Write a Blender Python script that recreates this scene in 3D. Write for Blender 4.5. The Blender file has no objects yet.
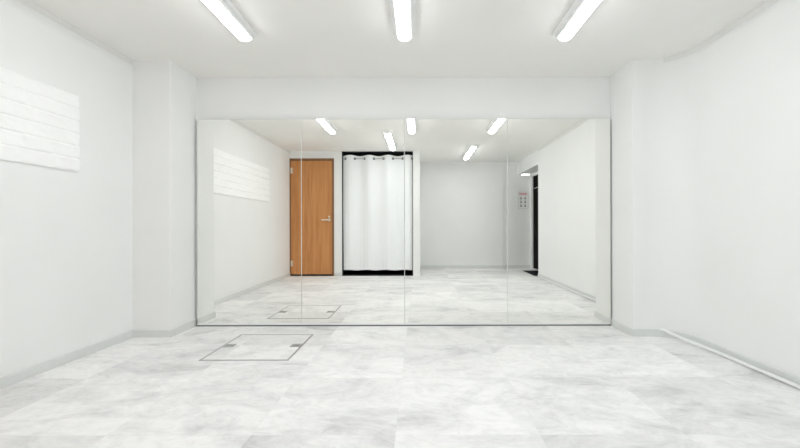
import bpy, bmesh, math, random
from mathutils import Vector, Matrix

random.seed(4)
scene = bpy.context.scene
K = 0.96                      # depth scale of the room (metres per depth unit)
CH = 2.187                    # ceiling height
EYE = 0.874                   # lens height

# ------------------------------------------------------------------ camera
cam_data = bpy.data.cameras.new('camera')
cam = bpy.data.objects.new('camera', cam_data)
scene.collection.objects.link(cam)
cam.location = (0, 0, EYE)
cam.rotation_euler = (math.radians(90), math.radians(0.11), 0)
cam_data.sensor_fit = 'HORIZONTAL'
cam_data.sensor_width = 36.0
cam_data.lens = 36.0 * 400 * K / 800
cam_data.shift_x = (400 - 419) / 800
cam_data.shift_y = (226 - 224) / 800
cam_data.clip_start = 0.01
scene.camera = cam

# ------------------------------------------------------------------ world, exposure
world = bpy.data.worlds.new('world')
scene.world = world
world.use_nodes = True
world.node_tree.nodes['Background'].inputs['Color'].default_value = (0.8, 0.85, 0.9, 1)
world.node_tree.nodes['Background'].inputs['Strength'].default_value = 0.02
vs = scene.view_settings
vs.view_transform = 'Standard'
vs.look = 'None'
vs.exposure = 0.86
vs.gamma = 1.0
vs.use_curve_mapping = False
LAMP = 12.0                    # radiance of a lit diffuser
LAMP_COLOUR = (0.975, 0.988, 1.0, 1)
scene.cycles.max_bounces = 24
scene.cycles.diffuse_bounces = 20
scene.cycles.glossy_bounces = 8

# ------------------------------------------------------------------ materials
def new_mat(name):
    m = bpy.data.materials.new(name)
    m.use_nodes = True
    nt = m.node_tree
    return m, nt, nt.nodes['Principled BSDF']

def plain(name, col, rough=0.5, metal=0.0, spec=0.5):
    m, nt, b = new_mat(name)
    b.inputs['Base Color'].default_value = (*col, 1)
    b.inputs['Roughness'].default_value = rough
    b.inputs['Metallic'].default_value = metal
    b.inputs['Specular IOR Level'].default_value = spec
    # faint mottling so that no surface is dead flat
    tc = nt.nodes.new('ShaderNodeTexCoord')
    n = nt.nodes.new('ShaderNodeTexNoise'); n.inputs['Scale'].default_value = 30
    mx = nt.nodes.new('ShaderNodeMix'); mx.data_type = 'RGBA'; mx.blend_type = 'MULTIPLY'
    mx.inputs['Factor'].default_value = 0.06
    mx.inputs['A'].default_value = (*col, 1)
    nt.links.new(tc.outputs['Object'], n.inputs['Vector'])
    nt.links.new(n.outputs['Fac'], mx.inputs['B'])
    nt.links.new(mx.outputs['Result'], b.inputs['Base Color'])
    return m

def wall_material(name, col, scuff=0.0):
    m, nt, b = new_mat(name)
    b.inputs['Roughness'].default_value = 0.7
    b.inputs['Specular IOR Level'].default_value = 0.25
    tc = nt.nodes.new('ShaderNodeTexCoord')
    n = nt.nodes.new('ShaderNodeTexNoise')
    n.inputs['Scale'].default_value = 160; n.inputs['Detail'].default_value = 3
    big = nt.nodes.new('ShaderNodeTexNoise')
    big.inputs['Scale'].default_value = 1.6; big.inputs['Detail'].default_value = 4
    ramp = nt.nodes.new('ShaderNodeValToRGB')
    ramp.color_ramp.elements[0].position = 0.3
    ramp.color_ramp.elements[0].color = (*[c * 0.975 for c in col], 1)
    ramp.color_ramp.elements[1].position = 0.6
    ramp.color_ramp.elements[1].color = (*col, 1)
    bump = nt.nodes.new('ShaderNodeBump')
    bump.inputs['Strength'].default_value = 0.08
    bump.inputs['Distance'].default_value = 0.002
    nt.links.new(tc.outputs['Object'], n.inputs['Vector'])
    nt.links.new(tc.outputs['Object'], big.inputs['Vector'])
    nt.links.new(big.outputs['Fac'], ramp.inputs['Fac'])
    nt.links.new(ramp.outputs['Color'], b.inputs['Base Color'])
    nt.links.new(n.outputs['Fac'], bump.inputs['Height'])
    nt.links.new(bump.outputs['Normal'], b.inputs['Normal'])
    return m

def floor_material():
    m, nt, b = new_mat('pale marble vinyl tile')
    N, L = nt.nodes.new, nt.links.new
    geo = N('ShaderNodeNewGeometry')
    sub = N('ShaderNodeVectorMath'); sub.operation = 'SUBTRACT'
    sub.inputs[1].default_value = (-0.1, 1.673 * K, 0)
    L(geo.outputs['Position'], sub.inputs[0])
    div = N('ShaderNodeVectorMath'); div.operation = 'DIVIDE'
    div.inputs[1].default_value = (0.605, 0.605, 1000)
    L(sub.outputs['Vector'], div.inputs[0])
    flo = N('ShaderNodeVectorMath'); flo.operation = 'FLOOR'
    L(div.outputs['Vector'], flo.inputs[0])
    fra = N('ShaderNodeVectorMath'); fra.operation = 'FRACTION'
    L(div.outputs['Vector'], fra.inputs[0])
    wn = N('ShaderNodeTexWhiteNoise'); wn.noise_dimensions = '3D'
    L(flo.outputs['Vector'], wn.inputs['Vector'])
    # every tile shows its own cut of the stone pattern
    off = N('ShaderNodeVectorMath'); off.operation = 'MULTIPLY_ADD'
    off.inputs[1].default_value = (14, 14, 14)
    L(wn.outputs['Color'], off.inputs[0]); L(geo.outputs['Position'], off.inputs[2])
    mp = N('ShaderNodeMapping'); mp.inputs['Scale'].default_value = (0.9, 1.5, 1)
    mp.inputs['Rotation'].default_value = (0, 0, 0.35)
    L(off.outputs['Vector'], mp.inputs['Vector'])
    n1 = N('ShaderNodeTexNoise'); n1.inputs['Scale'].default_value = 1.8
    n1.inputs['Detail'].default_value = 9; n1.inputs['Roughness'].default_value = 0.72
    n1.inputs['Distortion'].default_value = 0.9
    L(mp.outputs['Vector'], n1.inputs['Vector'])
    n2 = N('ShaderNodeTexNoise'); n2.inputs['Scale'].default_value = 6.5
    n2.inputs['Detail'].default_value = 8; n2.inputs['Roughness'].default_value = 0.7
    n2.inputs['Distortion'].default_value = 2.2
    L(mp.outputs['Vector'], n2.inputs['Vector'])
    r1 = N('ShaderNodeValToRGB')
    r1.color_ramp.elements[0].position = 0.33; r1.color_ramp.elements[0].color = (0.655, 0.657, 0.66, 1)
    r1.color_ramp.elements[1].position = 0.55; r1.color_ramp.elements[1].color = (0.915, 0.915, 0.915, 1)
    e = r1.color_ramp.elements.new(0.44); e.color = (0.82, 0.823, 0.826, 1)
    L(n1.outputs['Fac'], r1.inputs['Fac'])
    r2 = N('ShaderNodeValToRGB')
    r2.color_ramp.elements[0].position = 0.34; r2.color_ramp.elements[0].color = (0.88, 0.88, 0.88, 1)
    r2.color_ramp.elements[1].position = 0.58; r2.color_ramp.elements[1].color = (1, 1, 1, 1)
    L(n2.outputs['Fac'], r2.inputs['Fac'])
    mul = N('ShaderNodeMix'); mul.data_type = 'RGBA'; mul.blend_type = 'MULTIPLY'
    mul.inputs['Factor'].default_value = 1
    L(r1.outputs['Color'], mul.inputs['A']); L(r2.outputs['Color'], mul.inputs['B'])
    # tile-to-tile shade
    mr = N('ShaderNodeMapRange'); mr.inputs['To Min'].default_value = 0.885; mr.inputs['To Max'].default_value = 1.03
    L(wn.outputs['Value'], mr.inputs['Value'])
    mul2 = N('ShaderNodeMix'); mul2.data_type = 'RGBA'; mul2.blend_type = 'MULTIPLY'
    mul2.inputs['Factor'].default_value = 1
    L(mul.outputs['Result'], mul2.inputs['A']); L(mr.outputs['Result'], mul2.inputs['B'])
    # hairline seams
    sep = N('ShaderNodeSeparateXYZ'); L(fra.outputs['Vector'], sep.inputs['Vector'])
    def edge(out):
        a = N('ShaderNodeMath'); a.operation = 'SUBTRACT'; a.inputs[1].default_value = 0.5; L(out, a.inputs[0])
        c = N('ShaderNodeMath'); c.operation = 'ABSOLUTE'; L(a.outputs[0], c.inputs[0])
        d = N('ShaderNodeMath'); d.operation = 'GREATER_THAN'; d.inputs[1].default_value = 0.4975; L(c.outputs[0], d.inputs[0])
        return d.outputs[0]
    mxm = N('ShaderNodeMath'); mxm.operation = 'MAXIMUM'
    L(edge(sep.outputs['X']), mxm.inputs[0]); L(edge(sep.outputs['Y']), mxm.inputs[1])
    seam = N('ShaderNodeMix'); seam.data_type = 'RGBA'
    L(mul2.outputs['Result'], seam.inputs['A']); seam.inputs['B'].default_value = (0.56, 0.56, 0.56, 1)
    sf = N('ShaderNodeMath'); sf.operation = 'MULTIPLY'; sf.inputs[1].default_value = 0.12
    L(mxm.outputs[0], sf.inputs[0]); L(sf.outputs[0], seam.inputs['Factor'])
    L(seam.outputs['Result'], b.inputs['Base Color'])
    b.inputs['Roughness'].default_value = 0.55
    b.inputs['Specular IOR Level'].default_value = 0.3
    return m

def wood_material(name, dark, light):
    m, nt, b = new_mat(name)
    N, L = nt.nodes.new, nt.links.new
    tc = N('ShaderNodeTexCoord')
    mp = N('ShaderNodeMapping'); mp.inputs['Scale'].default_value = (9, 9, 0.55)
    L(tc.outputs['Object'], mp.inputs['Vector'])
    n = N('ShaderNodeTexNoise'); n.inputs['Scale'].default_value = 2.2
    n.inputs['Detail'].default_value = 8; n.inputs['Roughness'].default_value = 0.6; n.inputs['Distortion'].default_value = 0.5
    L(mp.outputs['Vector'], n.inputs['Vector'])
    r = N('ShaderNodeValToRGB')
    r.color_ramp.elements[0].position = 0.3; r.color_ramp.elements[0].color = (*dark, 1)
    r.color_ramp.elements[1].position = 0.7; r.color_ramp.elements[1].color = (*light, 1)
    L(n.outputs['Fac'], r.inputs['Fac']); L(r.outputs['Color'], b.inputs['Base Color'])
    b.inputs['Roughness'].default_value = 0.45
    return m

def mirror_material():
    m = bpy.data.materials.new('mirror silvering'); m.use_nodes = True
    nt = m.node_tree; nt.nodes.clear()
    g = nt.nodes.new('ShaderNodeBsdfGlossy')
    g.inputs['Color'].default_value = (0.968, 0.970, 0.938, 1)
    g.inputs['Roughness'].default_value = 0.0
    o = nt.nodes.new('ShaderNodeOutputMaterial')
    nt.links.new(g.outputs[0], o.inputs[0])
    return m

def lamp_material(name, strength):
    m, nt, b = new_mat(name)
    b.inputs['Base Color'].default_value = (0.9, 0.9, 0.9, 1)
    b.inputs['Emission Color'].default_value = LAMP_COLOUR
    b.inputs['Emission Strength'].default_value = strength
    return m

def brick_material():
    m, nt, b = new_mat('white foam brick')
    N, L = nt.nodes.new, nt.links.new
    tc = N('ShaderNodeTexCoord')
    n = N('ShaderNodeTexNoise'); n.inputs['Scale'].default_value = 45; n.inputs['Detail'].default_value = 5
    L(tc.outputs['Object'], n.inputs['Vector'])
    bp = N('ShaderNodeBump'); bp.inputs['Strength'].default_value = 0.35; bp.inputs['Distance'].default_value = 0.004
    L(n.outputs['Fac'], bp.inputs['Height']); L(bp.outputs['Normal'], b.inputs['Normal'])
    b.inputs['Base Color'].default_value = (0.955, 0.96, 0.96, 1)
    b.inputs['Roughness'].default_value = 0.6
    return m

def fabric_material():
    m, nt, b = new_mat('white curtain cloth')
    N, L = nt.nodes.new, nt.links.new
    tc = N('ShaderNodeTexCoord')
    w = N('ShaderNodeTexWave'); w.inputs['Scale'].default_value = 240; w.bands_direction = 'Z'
    w.inputs['Distortion'].default_value = 1.0
    L(tc.outputs['Object'], w.inputs['Vector'])
    bp = N('ShaderNodeBump'); bp.inputs['Strength'].default_value = 0.1; bp.inputs['Distance'].default_value = 0.001
    L(w.outputs['Fac'], bp.inputs['Height']); L(bp.outputs['Normal'], b.inputs['Normal'])
    b.inputs['Base Color'].default_value = (0.90, 0.92, 0.94, 1)
    b.inputs['Roughness'].default_value = 0.85
    b.inputs['Specular IOR Level'].default_value = 0.1
    return m

M = dict(
    wall=wall_material('white wallpaper', (0.865, 0.875, 0.872)),
    ceiling=wall_material('white ceiling paper', (0.90, 0.895, 0.87)),
    floor=floor_material(),
    skirting=plain('light grey vinyl skirting', (0.73, 0.75, 0.74), 0.5),
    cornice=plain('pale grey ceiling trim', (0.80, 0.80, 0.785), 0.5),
    mirror=mirror_material(),
    glass_edge=plain('ground glass edge', (0.80, 0.83, 0.79), 0.4),
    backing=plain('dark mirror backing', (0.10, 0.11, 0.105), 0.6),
    lamp=lamp_material('lit opal diffuser', LAMP),
    lamp_boosted=lamp_material('boosted opal diffuser', LAMP * 1.25),  # set stronger than the other lamps to brighten the recess wall
    lamp_small=lamp_material('small lit diffuser', LAMP * 0.08),
    opal=plain('white opal cover', (0.9, 0.9, 0.9), 0.35),
    fixture=plain('white enamelled metal', (0.93, 0.935, 0.935), 0.35),
    wood=wood_material('orange brown wood veneer', (0.49, 0.195, 0.055), (0.65, 0.305, 0.108)),
    wood_dark=wood_material('brown door frame', (0.20, 0.10, 0.045), (0.29, 0.15, 0.07)),
    steel=plain('brushed steel', (0.80, 0.74, 0.63), 0.35, 0.6),
    dark_steel=plain('dark grey metal', (0.09, 0.095, 0.10), 0.4, 0.6),
    closet=plain('charcoal closet lining', (0.02, 0.021, 0.022), 0.7),
    curtain=fabric_material(),
    brick=brick_material(),
    paper=plain('white poster paper', (0.90, 0.90, 0.89), 0.5),
    pink=plain('pink print', (0.74, 0.42, 0.46), 0.5),
    ink=plain('grey print', (0.32, 0.34, 0.34), 0.5),
    black=plain('black door leaf', (0.006, 0.004, 0.003), 0.8, 0.0, 0.1),
    mat=plain('black slate mat', (0.010, 0.012, 0.016), 0.8, 0.0, 0.2),
    hatch_frame=plain('aluminium hatch rim', (0.42, 0.425, 0.42), 0.4, 0.3),
    hatch_handle=plain('grey hatch handle', (0.40, 0.405, 0.40), 0.45, 0.2),
    pale_metal=plain('pale grey metal', (0.66, 0.68, 0.67), 0.4, 0.2),
    rod=plain('grey metal rod', (0.50, 0.51, 0.52), 0.35, 0.4),
    white_plastic=plain('white plastic', (0.88, 0.89, 0.89), 0.4),
)

# ------------------------------------------------------------------ helpers
def bm_box(bm, x0, x1, y0, y1, z0, z1, bevel=0.0, seg=2, mat=0):
    r = bmesh.ops.create_cube(bm, size=1.0)
    vs_ = r['verts']
    for v in vs_:
        v.co = Vector((x0 + (v.co.x + .5) * (x1 - x0), y0 + (v.co.y + .5) * (y1 - y0), z0 + (v.co.z + .5) * (z1 - z0)))
    fs = {f for v in vs_ for f in v.link_faces}
    for f in fs: f.material_index = mat
    if bevel > 0:
        es = list({e for v in vs_ for e in v.link_edges})
        bmesh.ops.bevel(bm, geom=es, offset=bevel, segments=seg, profile=0.5, affect='EDGES', clamp_overlap=True)

def link(name, bm, mats, parent=None, smooth=False):
    """One mesh object, its vertices given in world metres; a child is stored relative to its thing."""
    if not isinstance(mats, (list, tuple)): mats = [mats]
    bmesh.ops.recalc_face_normals(bm, faces=bm.faces)
    me = bpy.data.meshes.new(name)
    o = bpy.data.objects.new(name, me)
    scene.collection.objects.link(o)
    if parent is not None:
        base = Vector((0, 0, 0)); p = parent
        while p is not None:
            base += p.location; p = p.parent
        bmesh.ops.translate(bm, verts=bm.verts, vec=-base)
        o.parent = parent
    bm.to_mesh(me); bm.free()
    for m in mats: me.materials.append(m)
    if smooth:
        for p in me.polygons: p.use_smooth = True
        me.set_sharp_from_angle(angle=math.radians(40))
    return o

def box(name, mat, dims, parent=None, bevel=0.0):
    bm = bmesh.new(); bm_box(bm, *dims, bevel=bevel)
    o = link(name, bm, mat, parent, smooth=bevel > 0)
    if bevel > 0:
        w_ = o.modifiers.new('weighted normals', 'WEIGHTED_NORMAL'); w_.keep_sharp = True
    return o

def struct(o, label=None):
    o['kind'] = 'structure'
    if label: o['label'] = label
    return o

def thing(name, label, cat, loc, group=None):
    o = bpy.data.objects.new(name, None)
    o.empty_display_size = 0.1
    scene.collection.objects.link(o)
    o.location = loc
    return tag(o, label, cat, group)

def tag(o, label, cat, group=None):
    o['label'] = label; o['category'] = cat
    if group: o['group'] = group
    return o

def copy_tree(o, parent=None):
    c = o.copy(); scene.collection.objects.link(c); c.parent = parent
    for ch in list(o.children): copy_tree(ch, c)
    return c

def prism(bm, pts, z0, z1):
    lo = [bm.verts.new((x, y, z0)) for x, y in pts]
    hi = [bm.verts.new((x, y, z1)) for x, y in pts]
    n = len(pts)
    bm.faces.new(lo[::-1]); bm.faces.new(hi)
    for i in range(n):
        j = (i + 1) % n
        bm.faces.new((lo[i], lo[j], hi[j], hi[i]))

def sweep_xy(bm, path, prof, side=1):
    """Sweep a profile [(out, z)] along a horizontal polyline with mitred corners; out is measured to the left of travel times side."""
    P = [Vector((p[0], p[1])) for p in path]
    rings = []
    for i, p in enumerate(P):
        ns = []
        if i > 0: d = (p - P[i-1]).normalized(); ns.append(Vector((-d.y, d.x)))
        if i < len(P) - 1: d = (P[i+1] - p).normalized(); ns.append(Vector((-d.y, d.x)))
        n = sum(ns, Vector((0, 0)))
        n.normalize()
        n = n / max(0.3, n.dot(ns[0])) * side
        z_off = path[i][2] if len(path[i]) > 2 else 0
        rings.append([bm.verts.new((p.x + n.x * a, p.y + n.y * a, z + z_off)) for a, z in prof])
    m = len(prof)
    for a, b in zip(rings, rings[1:]):
        for k in range(m):
            bm.faces.new((a[k], a[(k+1) % m], b[(k+1) % m], b[k]))
    bm.faces.new(rings[0]); bm.faces.new(rings[-1][::-1])

def tube(bm, pts, r, seg=12, cap=True):
    pts = [Vector(p) for p in pts]
    rings = []
    up = None
    for i, p in enumerate(pts):
        d = (pts[min(i+1, len(pts)-1)] - pts[max(i-1, 0)]).normalized()
        if up is None:
            up = Vector((0, 0, 1)) if abs(d.z) < 0.9 else Vector((1, 0, 0))
        s = d.cross(up).normalized(); u = s.cross(d).normalized(); up = u
        rings.append([bm.verts.new(p + r * (math.cos(2*math.pi*k/seg) * s + math.sin(2*math.pi*k/seg) * u)) for k in range(seg)])
    for a, b in zip(rings, rings[1:]):
        for k in range(seg):
            bm.faces.new((a[k], a[(k+1) % seg], b[(k+1) % seg], b[k]))
    if cap:
        bm.faces.new(rings[0]); bm.faces.new(rings[-1][::-1])

def torus(bm, c, R, r, normal, seg=18, sides=8):
    n = Vector(normal).normalized()
    a = n.orthogonal().normalized(); b = n.cross(a)
    rings = []
    for i in range(seg):
        t = 2 * math.pi * i / seg
        d = math.cos(t) * a + math.sin(t) * b
        rings.append([bm.verts.new(Vector(c) + d * (R + r * math.cos(2*math.pi*k/sides)) + n * (r * math.sin(2*math.pi*k/sides))) for k in range(sides)])
    for i in range(seg):
        A, B = rings[i], rings[(i+1) % seg]
        for k in range(sides):
            bm.faces.new((A[k], A[(k+1) % sides], B[(k+1) % sides], B[k]))

def Y(d): return d * K

# ------------------------------------------------------------------ layout numbers
XL, XR = -2.266, 2.045                    # side walls
YM = Y(3.5)                              # face of the mirrors
YW = YM + 0.03                           # wall behind the mirrors
YP = Y(3.165)                            # front of the pilasters
YD = Y(-0.02)                            # wall with the brown door and the closet
YB = Y(-1.25)                            # back wall of the recess
YR = Y(0.14)                             # end of the right wall
XPL, XPR = -1.965, 1.690                 # inner faces of the pilasters
XE = 2.335                                # entry door plane
T = 0.12

# ------------------------------------------------------------------ room shell
struct(box('floor', M['floor'], (XL - T, XE + T, YB - T, YW + T, -0.1, 0)))
struct(box('ceiling', M['ceiling'], (XL - T, XE + T, YB - T, YW + T, CH, CH + 0.1)))
struct(box('wall_left', M['wall'], (XL - T, XL, YB - T, YW + T, 0, CH)))
struct(box('wall_front', M['wall'], (XL, XR, YW, YW + T, 0, CH)))
struct(box('wall_right', M['wall'], (XR, XE + T, YR, YW + T, 0, CH)))

# pilasters either side of the mirrors
bm = bmesh.new(); prism(bm, [(XL, YP), (XPL - .008, YP), (XPL - .002, YP + .002), (XPL, YP + .008), (XPL, YW), (XL, YW)], 0, CH)
struct(link('pilaster_left', bm, M['wall']))
RF = 0.24
arc = [(XR - RF + RF * math.sin(t), YP - RF + RF * math.cos(t)) for t in [math.pi / 2 * k / 32 for k in range(33)]]
bm = bmesh.new(); prism(bm, [(XPR, YW), (XPR, YP + .008), (XPR + .002, YP + .002), (XPR + .008, YP)] + arc + [(XR, YW)], 0, CH)
o = struct(link('pilaster_right', bm, M['wall'], smooth=True))

# rear part of the room (seen in the mirrors)
XD0, XD1 = -2.266, -1.49                  # door
XC0, XC1 = -1.358, -0.105                # closet opening
XPT = 0.0175                             # partition end
struct(box('wall_back_door_header', M['wall'], (XD0, XD1, YD - 0.10, YD, 2.062, CH)))
struct(box('wall_back_pier', M['wall'], (XD1, XC0, YB, YD, 0, CH)))
struct(box('wall_back_partition', M['wall'], (XC1, XPT, YB, YD, 0, CH)))
struct(box('wall_back', M['wall'], (XPT, 1.743, YB - T, YB, 0, CH)))
struct(box('wall_back_entry', M['wall'], (1.743, XE + T, YB - T - .05, YB - .02, 0, CH)))
struct(box('wall_entry_side', M['wall'], (XE + 0.03, XE + T, YB - T, YR, 0, CH)))
struct(box('lintel', M['wall'], (XR, XE + 0.03, YB - .02, YR, 1.932, CH), ))
# dark closet behind the curtain
bm = bmesh.new()
bm_box(bm, XC0, XC0 + .01, YB + .3, YD - .04, 0.012, CH - .012)
bm_box(bm, XC1 - .01, XC1, YB + .3, YD - .04, 0.012, CH - .012)
bm_box(bm, XC0, XC1, YB + .3, YB + .32, 0.012, CH - .012)
bm_box(bm, XC0, XC1, YB + .3, YD - .012, 0, 0.012)
bm_box(bm, XC0, XC1, YB + .3, YD - .012, CH - .012, CH)
struct(link('wall_closet_lining', bm, M['closet']))

# baseboards
SK = [(0, 0), (0.009, 0), (0.009, 0.052), (0.005, 0.058), (0, 0.058)]
def baseboard(name, path, side):
    bm = bmesh.new(); sweep_xy(bm, path, SK, side)
    return struct(link(name, bm, M['skirting']))
baseboard('baseboard_left', [(XL, YD), (XL, YP), (XPL, YP), (XPL, YW)], -1)
baseboard('baseboard_right', [(XPR, YW), (XPR, YP)] + arc + [(XR, YR)], -1)
baseboard('baseboard_back', [(1.743, YB), (XPT, YB), (XPT, YD)], -1)
baseboard('baseboard_entry', [(XE + .03, YB - .02), (1.743, YB - .02)], -1)
baseboard('baseboard_pier', [(XC0, YD), (XD1 + .012, YD)], -1)

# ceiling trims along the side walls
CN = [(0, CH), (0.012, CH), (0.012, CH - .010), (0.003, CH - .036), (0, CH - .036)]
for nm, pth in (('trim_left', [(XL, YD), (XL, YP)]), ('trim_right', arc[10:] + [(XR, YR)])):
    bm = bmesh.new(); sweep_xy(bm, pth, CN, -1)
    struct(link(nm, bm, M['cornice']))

# ------------------------------------------------------------------ brown door (seen in the mirrors)
d = thing('door_1', 'orange brown wooden door with lever handle, seen in the mirrors', 'door', (XD0, YD, 0)); d['kind'] = 'structure'
bm = bmesh.new()
bm_box(bm, XD0, XD0 + .014, YD - .10, YD + .012, 0, 2.062)
bm_box(bm, XD1 - .034, XD1, YD - .10, YD + .012, 0, 2.062)
bm_box(bm, XD0 + .022, XD1 - .034, YD - .10, YD + .012, 2.03, 2.062)
link('door_frame', bm, M['wood_dark'], d)
box('threshold', M['closet'], (XD0 + .022, XD1 - .034, YD - .10, YD - .004, 0, 0.012), d)
leaf = box('door_leaf', M['wood'], (XD0 + .016, XD1 - .037, YD - .045, YD - .004, 0.03, 2.026), d, bevel=0.002)
hx = XD1 - .085
bm = bmesh.new()
tube(bm, [(hx, YD - .004, .985), (hx, YD + .006, .985)], .026, 20)
tube(bm, [(hx, YD, .985), (hx, YD + .05, .985)], .010, 12)
tube(bm, [(hx + .012, YD + .05, .985), (hx - .05, YD + .052, .985), (hx - .125, YD + .046, .985)], .013, 12)
link('door_handle', bm, M['steel'], leaf, True)
bm = bmesh.new()
tube(bm, [(hx, YD - .004, 1.04), (hx, YD + .008, 1.04)], .018, 18)
bm_box(bm, hx - .004, hx + .004, YD + .006, YD + .018, 1.027, 1.053)
link('thumb_turn', bm, M['steel'], leaf, True)
for hz in (0.22, 1.85):
    bm = bmesh.new(); tube(bm, [(XD0 + .024, YD + .006, hz - .05), (XD0 + .024, YD + .006, hz + .05)], .009, 12)
    bm_box(bm, XD0 + .024, XD0 + .05, YD - .004, YD, hz - .05, hz + .05)
    link('hinge', bm, M['steel'], d, True)

# black entrance door (seen in the mirrors)
d = thing('door_2', 'black entrance door in the side passage, seen in the mirrors', 'door', (XE, YB, 0)); d['kind'] = 'structure'
bm = bmesh.new()
bm_box(bm, XE - .035, XE + .03, YB - .02, YB + .075, 0, 1.932)
bm_box(bm, XE - .02, XE + .03, YR - .09, YR, 0, 1.932)
bm_box(bm, XE - .02, XE + .03, YB + .075, YR - .09, 1.882, 1.932)
link('door_frame', bm, M['white_plastic'], d)
lf = box('door_leaf', M['black'], (XE, XE + .03, YB + .075, YR - .09, 0.015, 1.882), d)
bm = bmesh.new(); bm_box(bm, XE - .02, XE, YB + .08, YR - .12, 1.622, 1.634)
link('door_bar', bm, M['hatch_frame'], lf)

# ------------------------------------------------------------------ mirrors
MX = [-1.940, -1.029, -0.127, 0.774, 1.676]
MZ0, MZ1 = 0.020, 1.811
names = ['leftmost tall frameless mirror panel, beside the left pilaster, reflecting the white brick panel',
         'second mirror panel from the left, reflecting most of the brown door and white curtain',
         'third tall mirror panel from the left, reflecting the bare recess wall and the curtain edge',
         'rightmost tall frameless mirror panel, beside the right pilaster, reflecting the black doorway']
for i in range(4):
    x0, x1 = MX[i] + .0008, MX[i+1] - .0008
    t = thing('wall_mirror', names[i], 'mirror', ((x0 + x1) / 2, YM, MZ0), 'row of tall mirror panels')
    e = 0.0022
    bm = bmesh.new()
    v = [bm.verts.new(c) for c in [(x0 + e, YM, MZ0 + e), (x1 - e, YM, MZ0 + e), (x1 - e, YM, MZ1 - e), (x0 + e, YM, MZ1 - e)]]
    b = [bm.verts.new(c) for c in [(x0 + e, YM + .006, MZ0 + e), (x1 - e, YM + .006, MZ0 + e), (x1 - e, YM + .006, MZ1 - e), (x0 + e, YM + .006, MZ1 - e)]]
    bm.faces.new(v); bm.faces.new(b[::-1])
    for k in range(4): bm.faces.new((v[k], v[(k+1) % 4], b[(k+1) % 4], b[k]))
    link('mirror_glass', bm, M['mirror'], t)
    bm = bmesh.new()
    bm_box(bm, x0, x0 + e, YM - .0004, YM + .006, MZ0, MZ1)
    bm_box(bm, x1 - e, x1, YM - .0004, YM + .006, MZ0, MZ1)
    bm_box(bm, x0 + e, x1 - e, YM - .0004, YM + .006, MZ0, MZ0 + e)
    bm_box(bm, x0 + e, x1 - e, YM - .0004, YM + .006, MZ1 - e, MZ1)
    link('glass_edge', bm, M['glass_edge'], t)
    box('backing_board', M['backing'], (x0 + .001, x1 - .001, YM + .006, YW, MZ0 + .002, MZ1 - .004), t)
t = thing('mirror_rail', 'thin metal rail along the floor carrying the four mirror panels, with a dark strip for the shadow gap', 'rail', (0, YM, 0))
box('rail_lip', M['white_plastic'], (MX[0], MX[4], YM - .005, YM - .001, 0.011, 0.024), t)
box('rail_gap_shade', M['backing'], (MX[0], MX[4], YM - .003, YW, 0, 0.019), t)  # dark colour stands in for the shadow gap under the mirrors

# ------------------------------------------------------------------ ceiling lights
def lamp_base(bm, x, y0, y1):
    bm_box(bm, x - .076, x + .076, y0, y1, CH - .018, CH, bevel=0.006)
    bm_box(bm, x - .052, x + .052, y0 + .006, y1 - .006, CH - .046, CH - .017, bevel=0.008)
def lamp_cover(bm, x, y0, y1):
    prof = [(-.041, 0), (-.040, -.005), (-.035, -.011), (-.026, -.016), (-.013, -.019), (0, -.020),
            (.013, -.019), (.026, -.016), (.035, -.011), (.040, -.005), (.041, 0)]
    y0, y1 = y0 + .012, y1 - .012
    st = [(y0 + .004, .55), (y0 + .010, .82), (y0 + .022, .95), (y0 + .04, 1), (y1 - .04, 1), (y1 - .022, .95), (y1 - .010, .82), (y1 - .004, .55)]
    rings = [[bm.verts.new((x + px * (0.75 + .25 * s), y, CH - .0455 + pz * s)) for px, pz in prof] for y, s in st]
    for a, b in zip(rings, rings[1:]):
        for k in range(len(prof) - 1): bm.faces.new((a[k], a[k+1], b[k+1], b[k]))
    bm.faces.new(rings[0]); bm.faces.new(rings[-1][::-1])
def ceiling_light(label, x, y0, y1, mat='lamp'):
    t = thing('ceiling_light', label, 'light', (x, (y0 + y1) / 2, CH), 'long surface mounted ceiling lights')
    bm = bmesh.new(); lamp_base(bm, x, y0, y1); link('light_base', bm, M['fixture'], t, True)
    bm = bmesh.new(); lamp_cover(bm, x, y0, y1); link('diffuser', bm, M[mat], t, True)
    return t
LY0, LY1 = Y(1.55), Y(2.728)
front = ceiling_light('lit tube light on the ceiling, leftmost of the front row of three', -1.172, LY0, LY1)
for x, lab in ((-.095, 'lit tube light on the ceiling, middle of the front row of three'),
               (.985, 'lit tube light on the ceiling, rightmost of the front row of three')):
    c = copy_tree(front); c.location.x = x; c['label'] = lab
c = copy_tree(front); c.location = (-.43, Y(0.93), CH)
c['label'] = 'lit tube light in front of the curtain, seen only in the mirrors'
ceiling_light('lit tube light on the recess ceiling, seen only in the mirrors', .885, Y(-.58), Y(.58), mat='lamp_boosted')

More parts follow.
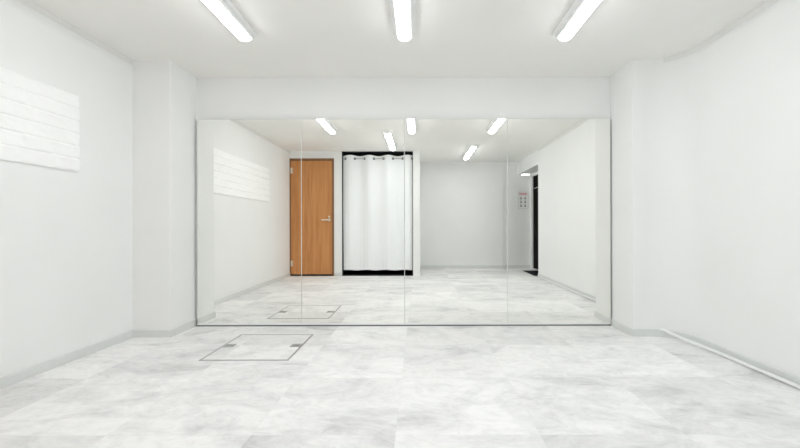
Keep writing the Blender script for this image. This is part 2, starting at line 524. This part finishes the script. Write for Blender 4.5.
# ------------------------------------------------------------------ white brick panel on the left wall
PY0, PY1, PZ0, PZ1 = Y(.985), Y(2.648), 1.238, 1.736
bm = bmesh.new()
ny, nz, rows = 150, 72, 6
bricks = []
for r in range(rows):
    cuts = [0]
    yy = -random.uniform(0, .15)
    cuts = [yy]
    while yy < 2:
        yy += random.uniform(.19, .34); cuts.append(yy)
    bricks.append((cuts, [random.uniform(-.003, .003) for _ in cuts]))
from mathutils import noise
def depth(y, z):
    rz = (z - PZ0) / (PZ1 - PZ0) * rows
    r = min(rows - 1, max(0, int(rz)))
    fz = min(rz - r, 1 - (rz - r)) * (PZ1 - PZ0) / rows
    cuts, offs = bricks[r]
    u = y - PY0
    k = max(i for i, c in enumerate(cuts) if c <= u + 1e-6)
    fy = min(u - cuts[k], (cuts[k+1] if k + 1 < len(cuts) else 9) - u)
    g = min(1, min(max(.35, fz / .008), max(.95, fy / .007)))
    n = noise.fractal((y * 9, z * 14, r * 3.1 + k), 1.0, 2.0, 4) * .0035
    return .011 + g * (.009 + offs[k] + n)
grid = [[bm.verts.new((XL + depth(PY0 + (PY1 - PY0) * i / ny, PZ0 + (PZ1 - PZ0) * j / nz), PY0 + (PY1 - PY0) * i / ny, PZ0 + (PZ1 - PZ0) * j / nz)) for j in range(nz + 1)] for i in range(ny + 1)]
for i in range(ny):
    for j in range(nz):
        bm.faces.new((grid[i][j], grid[i+1][j], grid[i+1][j+1], grid[i][j+1]))
rim = [grid[i][0] for i in range(ny + 1)] + [grid[ny][j] for j in range(1, nz + 1)] + [grid[i][nz] for i in range(ny - 1, -1, -1)] + [grid[0][j] for j in range(nz - 1, 0, -1)]
back = [bm.verts.new((XL, v.co.y, v.co.z)) for v in rim]
for k in range(len(rim)):
    q = (k + 1) % len(rim)
    bm.faces.new((rim[k], back[k], back[q], rim[q]))
bm.faces.new(back)
tag(link('brick_wall_panel', bm, M['brick']), 'white textured brick pattern panel fixed to the left wall', 'wall panel')

# ------------------------------------------------------------------ floor hatch
HX0, HX1, HY0, HY1 = -1.436, -.852, Y(2.602), Y(3.226)
t = thing('floor_hatch', 'square floor hatch with thin grey metal rim in front of the mirrors', 'floor hatch', ((HX0 + HX1) / 2, (HY0 + HY1) / 2, 0))
w = .013
bm = bmesh.new()
bm_box(bm, HX0, HX1, HY0, HY0 + w, 0, .0025)
bm_box(bm, HX0, HX1, HY1 - w, HY1, 0, .0025)
bm_box(bm, HX0, HX0 + w, HY0 + w, HY1 - w, 0, .0025)
bm_box(bm, HX1 - w, HX1, HY0 + w, HY1 - w, 0, .0025)
link('hatch_rim', bm, M['hatch_frame'], t)
box('hatch_cover', M['floor'], (HX0 + w, HX1 - w, HY0 + w, HY1 - w, 0, .0015), t)
hy = Y(2.925)
for x0, x1 in ((HX0 + w, HX0 + .085), (HX1 - .085, HX1 - w)):
    bm = bmesh.new()
    bm_box(bm, x0, x1, hy - .036, hy + .036, 0, .004, bevel=.0012)
    bm_box(bm, x0 + .012, x1 - .012, hy - .006, hy + .006, .004, .007)
    link('recessed_handle', bm, M['hatch_handle'], t)

# ------------------------------------------------------------------ curtain, rod (seen in the mirrors)
RZ, YC = 2.068, YD - .062
t = thing('curtain_rod', 'dark metal rod across the top of the closet opening', 'curtain rod', ((XC0 + XC1) / 2, YC, RZ))
bm = bmesh.new(); tube(bm, [(XC0 + .012, YC, RZ), (XC1 - .012, YC, RZ)], .008, 14)
link('rod', bm, M['rod'], t, True)
for x0, x1 in ((XC0 + .002, XC0 + .012), (XC1 - .012, XC1 - .002)):
    bm = bmesh.new(); tube(bm, [(x0, YC, RZ), (x1, YC, RZ)], .022, 16)
    link('rod_bracket', bm, M['dark_steel'], t, True)
P = .1685
X0 = -1.300
A0 = .027
t = thing('curtain', 'white eyelet curtain hanging in folds across the dark closet opening', 'curtain', ((XC0 + XC1) / 2, YC, .095))
def wave(x, z):
    ph = math.pi * (x - X0) / P
    k = 1 - .25 * min(1, (2.13 - z) / 2.0)
    y = A0 * k * math.sin(ph)
    low = min(1, max(0, (2.0 - z) / 1.6))
    y += low * (.003 * math.sin(1.3 * ph + 1.0) + .0012 * math.sin(5.1 * ph + z * .8))
    return y
bm = bmesh.new()
nx, nzc = 260, 44
xa, xb = -1.344, -.113
zt, zb = 2.132, .095
def cv(i, j, off):
    x = xa + (xb - xa) * i / nx
    s = j / nzc
    top = zt - .010 * (1 - math.sin(math.pi * (x - X0) / P)) / 2 * 1.6
    bot = zb + .006 * math.sin(math.pi * (x - X0) / P + .6)
    z = top + (bot - top) * s
    return (x + .006 * math.sin(s * 5 + x * 7) * s, YC + wave(x, z) + off, z)
F = [[bm.verts.new(cv(i, j, .0012)) for j in range(nzc + 1)] for i in range(nx + 1)]
B = [[bm.verts.new(cv(i, j, -.0012)) for j in range(nzc + 1)] for i in range(nx + 1)]
for i in range(nx):
    for j in range(nzc):
        bm.faces.new((F[i][j], F[i+1][j], F[i+1][j+1], F[i][j+1]))
        bm.faces.new((B[i][j], B[i][j+1], B[i+1][j+1], B[i+1][j]))
for i in range(nx):
    bm.faces.new((F[i][0], B[i][0], B[i+1][0], F[i+1][0]))
    bm.faces.new((F[i][nzc], F[i+1][nzc], B[i+1][nzc], B[i][nzc]))
for j in range(nzc):
    bm.faces.new((F[0][j], F[0][j+1], B[0][j+1], B[0][j]))
    bm.faces.new((F[nx][j], B[nx][j], B[nx][j+1], F[nx][j+1]))
link('curtain_cloth', bm, M['curtain'], t, True)
for k in range(8):
    x = X0 + P * k
    s = (1 if k % 2 == 0 else -1) * A0 * math.pi / P
    bm = bmesh.new(); torus(bm, (x, YC, RZ), .016, .0065, (-s, 1, 0))
    link('eyelet', bm, M['dark_steel'], t, True)

# ------------------------------------------------------------------ entry: poster, small light, mat (seen in the mirrors)
SX0, SX1, SZ0, SZ1 = 2.054, 2.250, 1.235, 1.568
yb = YB - .02
t = thing('poster', 'small framed white poster with a pink heading beside the entrance door', 'poster', ((SX0 + SX1) / 2, yb, SZ0))
bm = bmesh.new()
bm_box(bm, SX0 - .008, SX0, yb, yb + .012, SZ0 - .008, SZ1 + .008)
bm_box(bm, SX1, SX1 + .008, yb, yb + .012, SZ0 - .008, SZ1 + .008)
bm_box(bm, SX0, SX1, yb, yb + .012, SZ0 - .008, SZ0)
bm_box(bm, SX0, SX1, yb, yb + .012, SZ1, SZ1 + .008)
link('poster_frame', bm, M['pale_metal'], t)
box('poster_sheet', M['paper'], (SX0, SX1, yb, yb + .006, SZ0, SZ1), t)
bm = bmesh.new()
bm_box(bm, SX0 + .015, SX1 - .015, yb + .006, yb + .0068, SZ1 - .05, SZ1 - .018)
bm_box(bm, SX0 + .03, SX1 - .03, yb + .006, yb + .0068, SZ1 - .066, SZ1 - .058)
link('heading', bm, M['pink'], t)
for r in range(3):
    for c_ in range(2):
        cx = SX0 + .055 + .086 * c_; cz = SZ1 - .115 - .078 * r
        bm = bmesh.new()
        prism_pts = [(cx + .011 * math.sin(a_), cz + .014 + .011 * math.cos(a_)) for a_ in [math.pi * 1.25 * k / 9 - math.pi * .625 for k in range(10)]]
        prism_pts += [(cx - .007, cz + .001), (cx - .018, cz - .004), (cx - .018, cz - .024), (cx - .026, cz - .024), (cx - .026, cz - .031),
                      (cx + .026, cz - .031), (cx + .026, cz - .024), (cx + .018, cz - .024), (cx + .018, cz - .004), (cx + .007, cz + .001)][::-1]
        f0 = [bm.verts.new((px_, yb + .006, pz_)) for px_, pz_ in prism_pts]
        f1 = [bm.verts.new((px_, yb + .0068, pz_)) for px_, pz_ in prism_pts]
        bm.faces.new(f0); bm.faces.new(f1[::-1])
        for k in range(len(f0)):
            q = (k + 1) % len(f0)
            bm.faces.new((f0[k], f0[q], f1[q], f1[k]))
        link('pictogram', bm, M['ink'], t)

t = thing('passage_light', 'small square ceiling light under the low passage soffit', 'light', (2.14, Y(-1.02), 1.932))
box('light_base', M['hatch_handle'], (2.06, 2.22, Y(-1.02) - .06, Y(-1.02) + .06, 1.912, 1.932), t)
box('diffuser', M['lamp_small'], (2.065, 2.215, Y(-1.02) - .055, Y(-1.02) + .055, 1.885, 1.912), t, bevel=.008)

box_o = box('floor_mat', M['mat'], (2.012, XE - .01, Y(-.77), Y(.03), 0, .006), bevel=.002)
tag(box_o, 'black mat on the floor at the entrance passage, seen in the mirrors', 'mat')

# ------------------------------------------------------------------ loose white cable cover along the right wall
def at(px, py, d, roll=0):
    return ((px - 419) * d / 400, d * K, EYE - (py - 226) * d / 400)
path = [at(660.5, 330.0, 3.10), at(665, 331.6, 3.085), at(672, 334.8, 3.04), at(680, 338.3, 2.985), at(692, 343.3, 2.90)]
path += [(2.012, Y(2.76), .016), (2.018, Y(2.6), .013), (2.020, Y(2.4), .012), (2.020, Y(2.0), .012), (2.020, Y(1.2), .012), (2.020, Y(.4), .012)]
CP = [(-.008, -.004), (.009, -.004), (.009, .006), (.004, .012), (-.004, .012), (-.008, .006)]
bm = bmesh.new(); sweep_xy(bm, path, CP, -1)
tag(link('cable_cover', bm, M['white_plastic'], smooth=True), 'thin white cable cover lying loose along the foot of the right wall', 'cable cover')
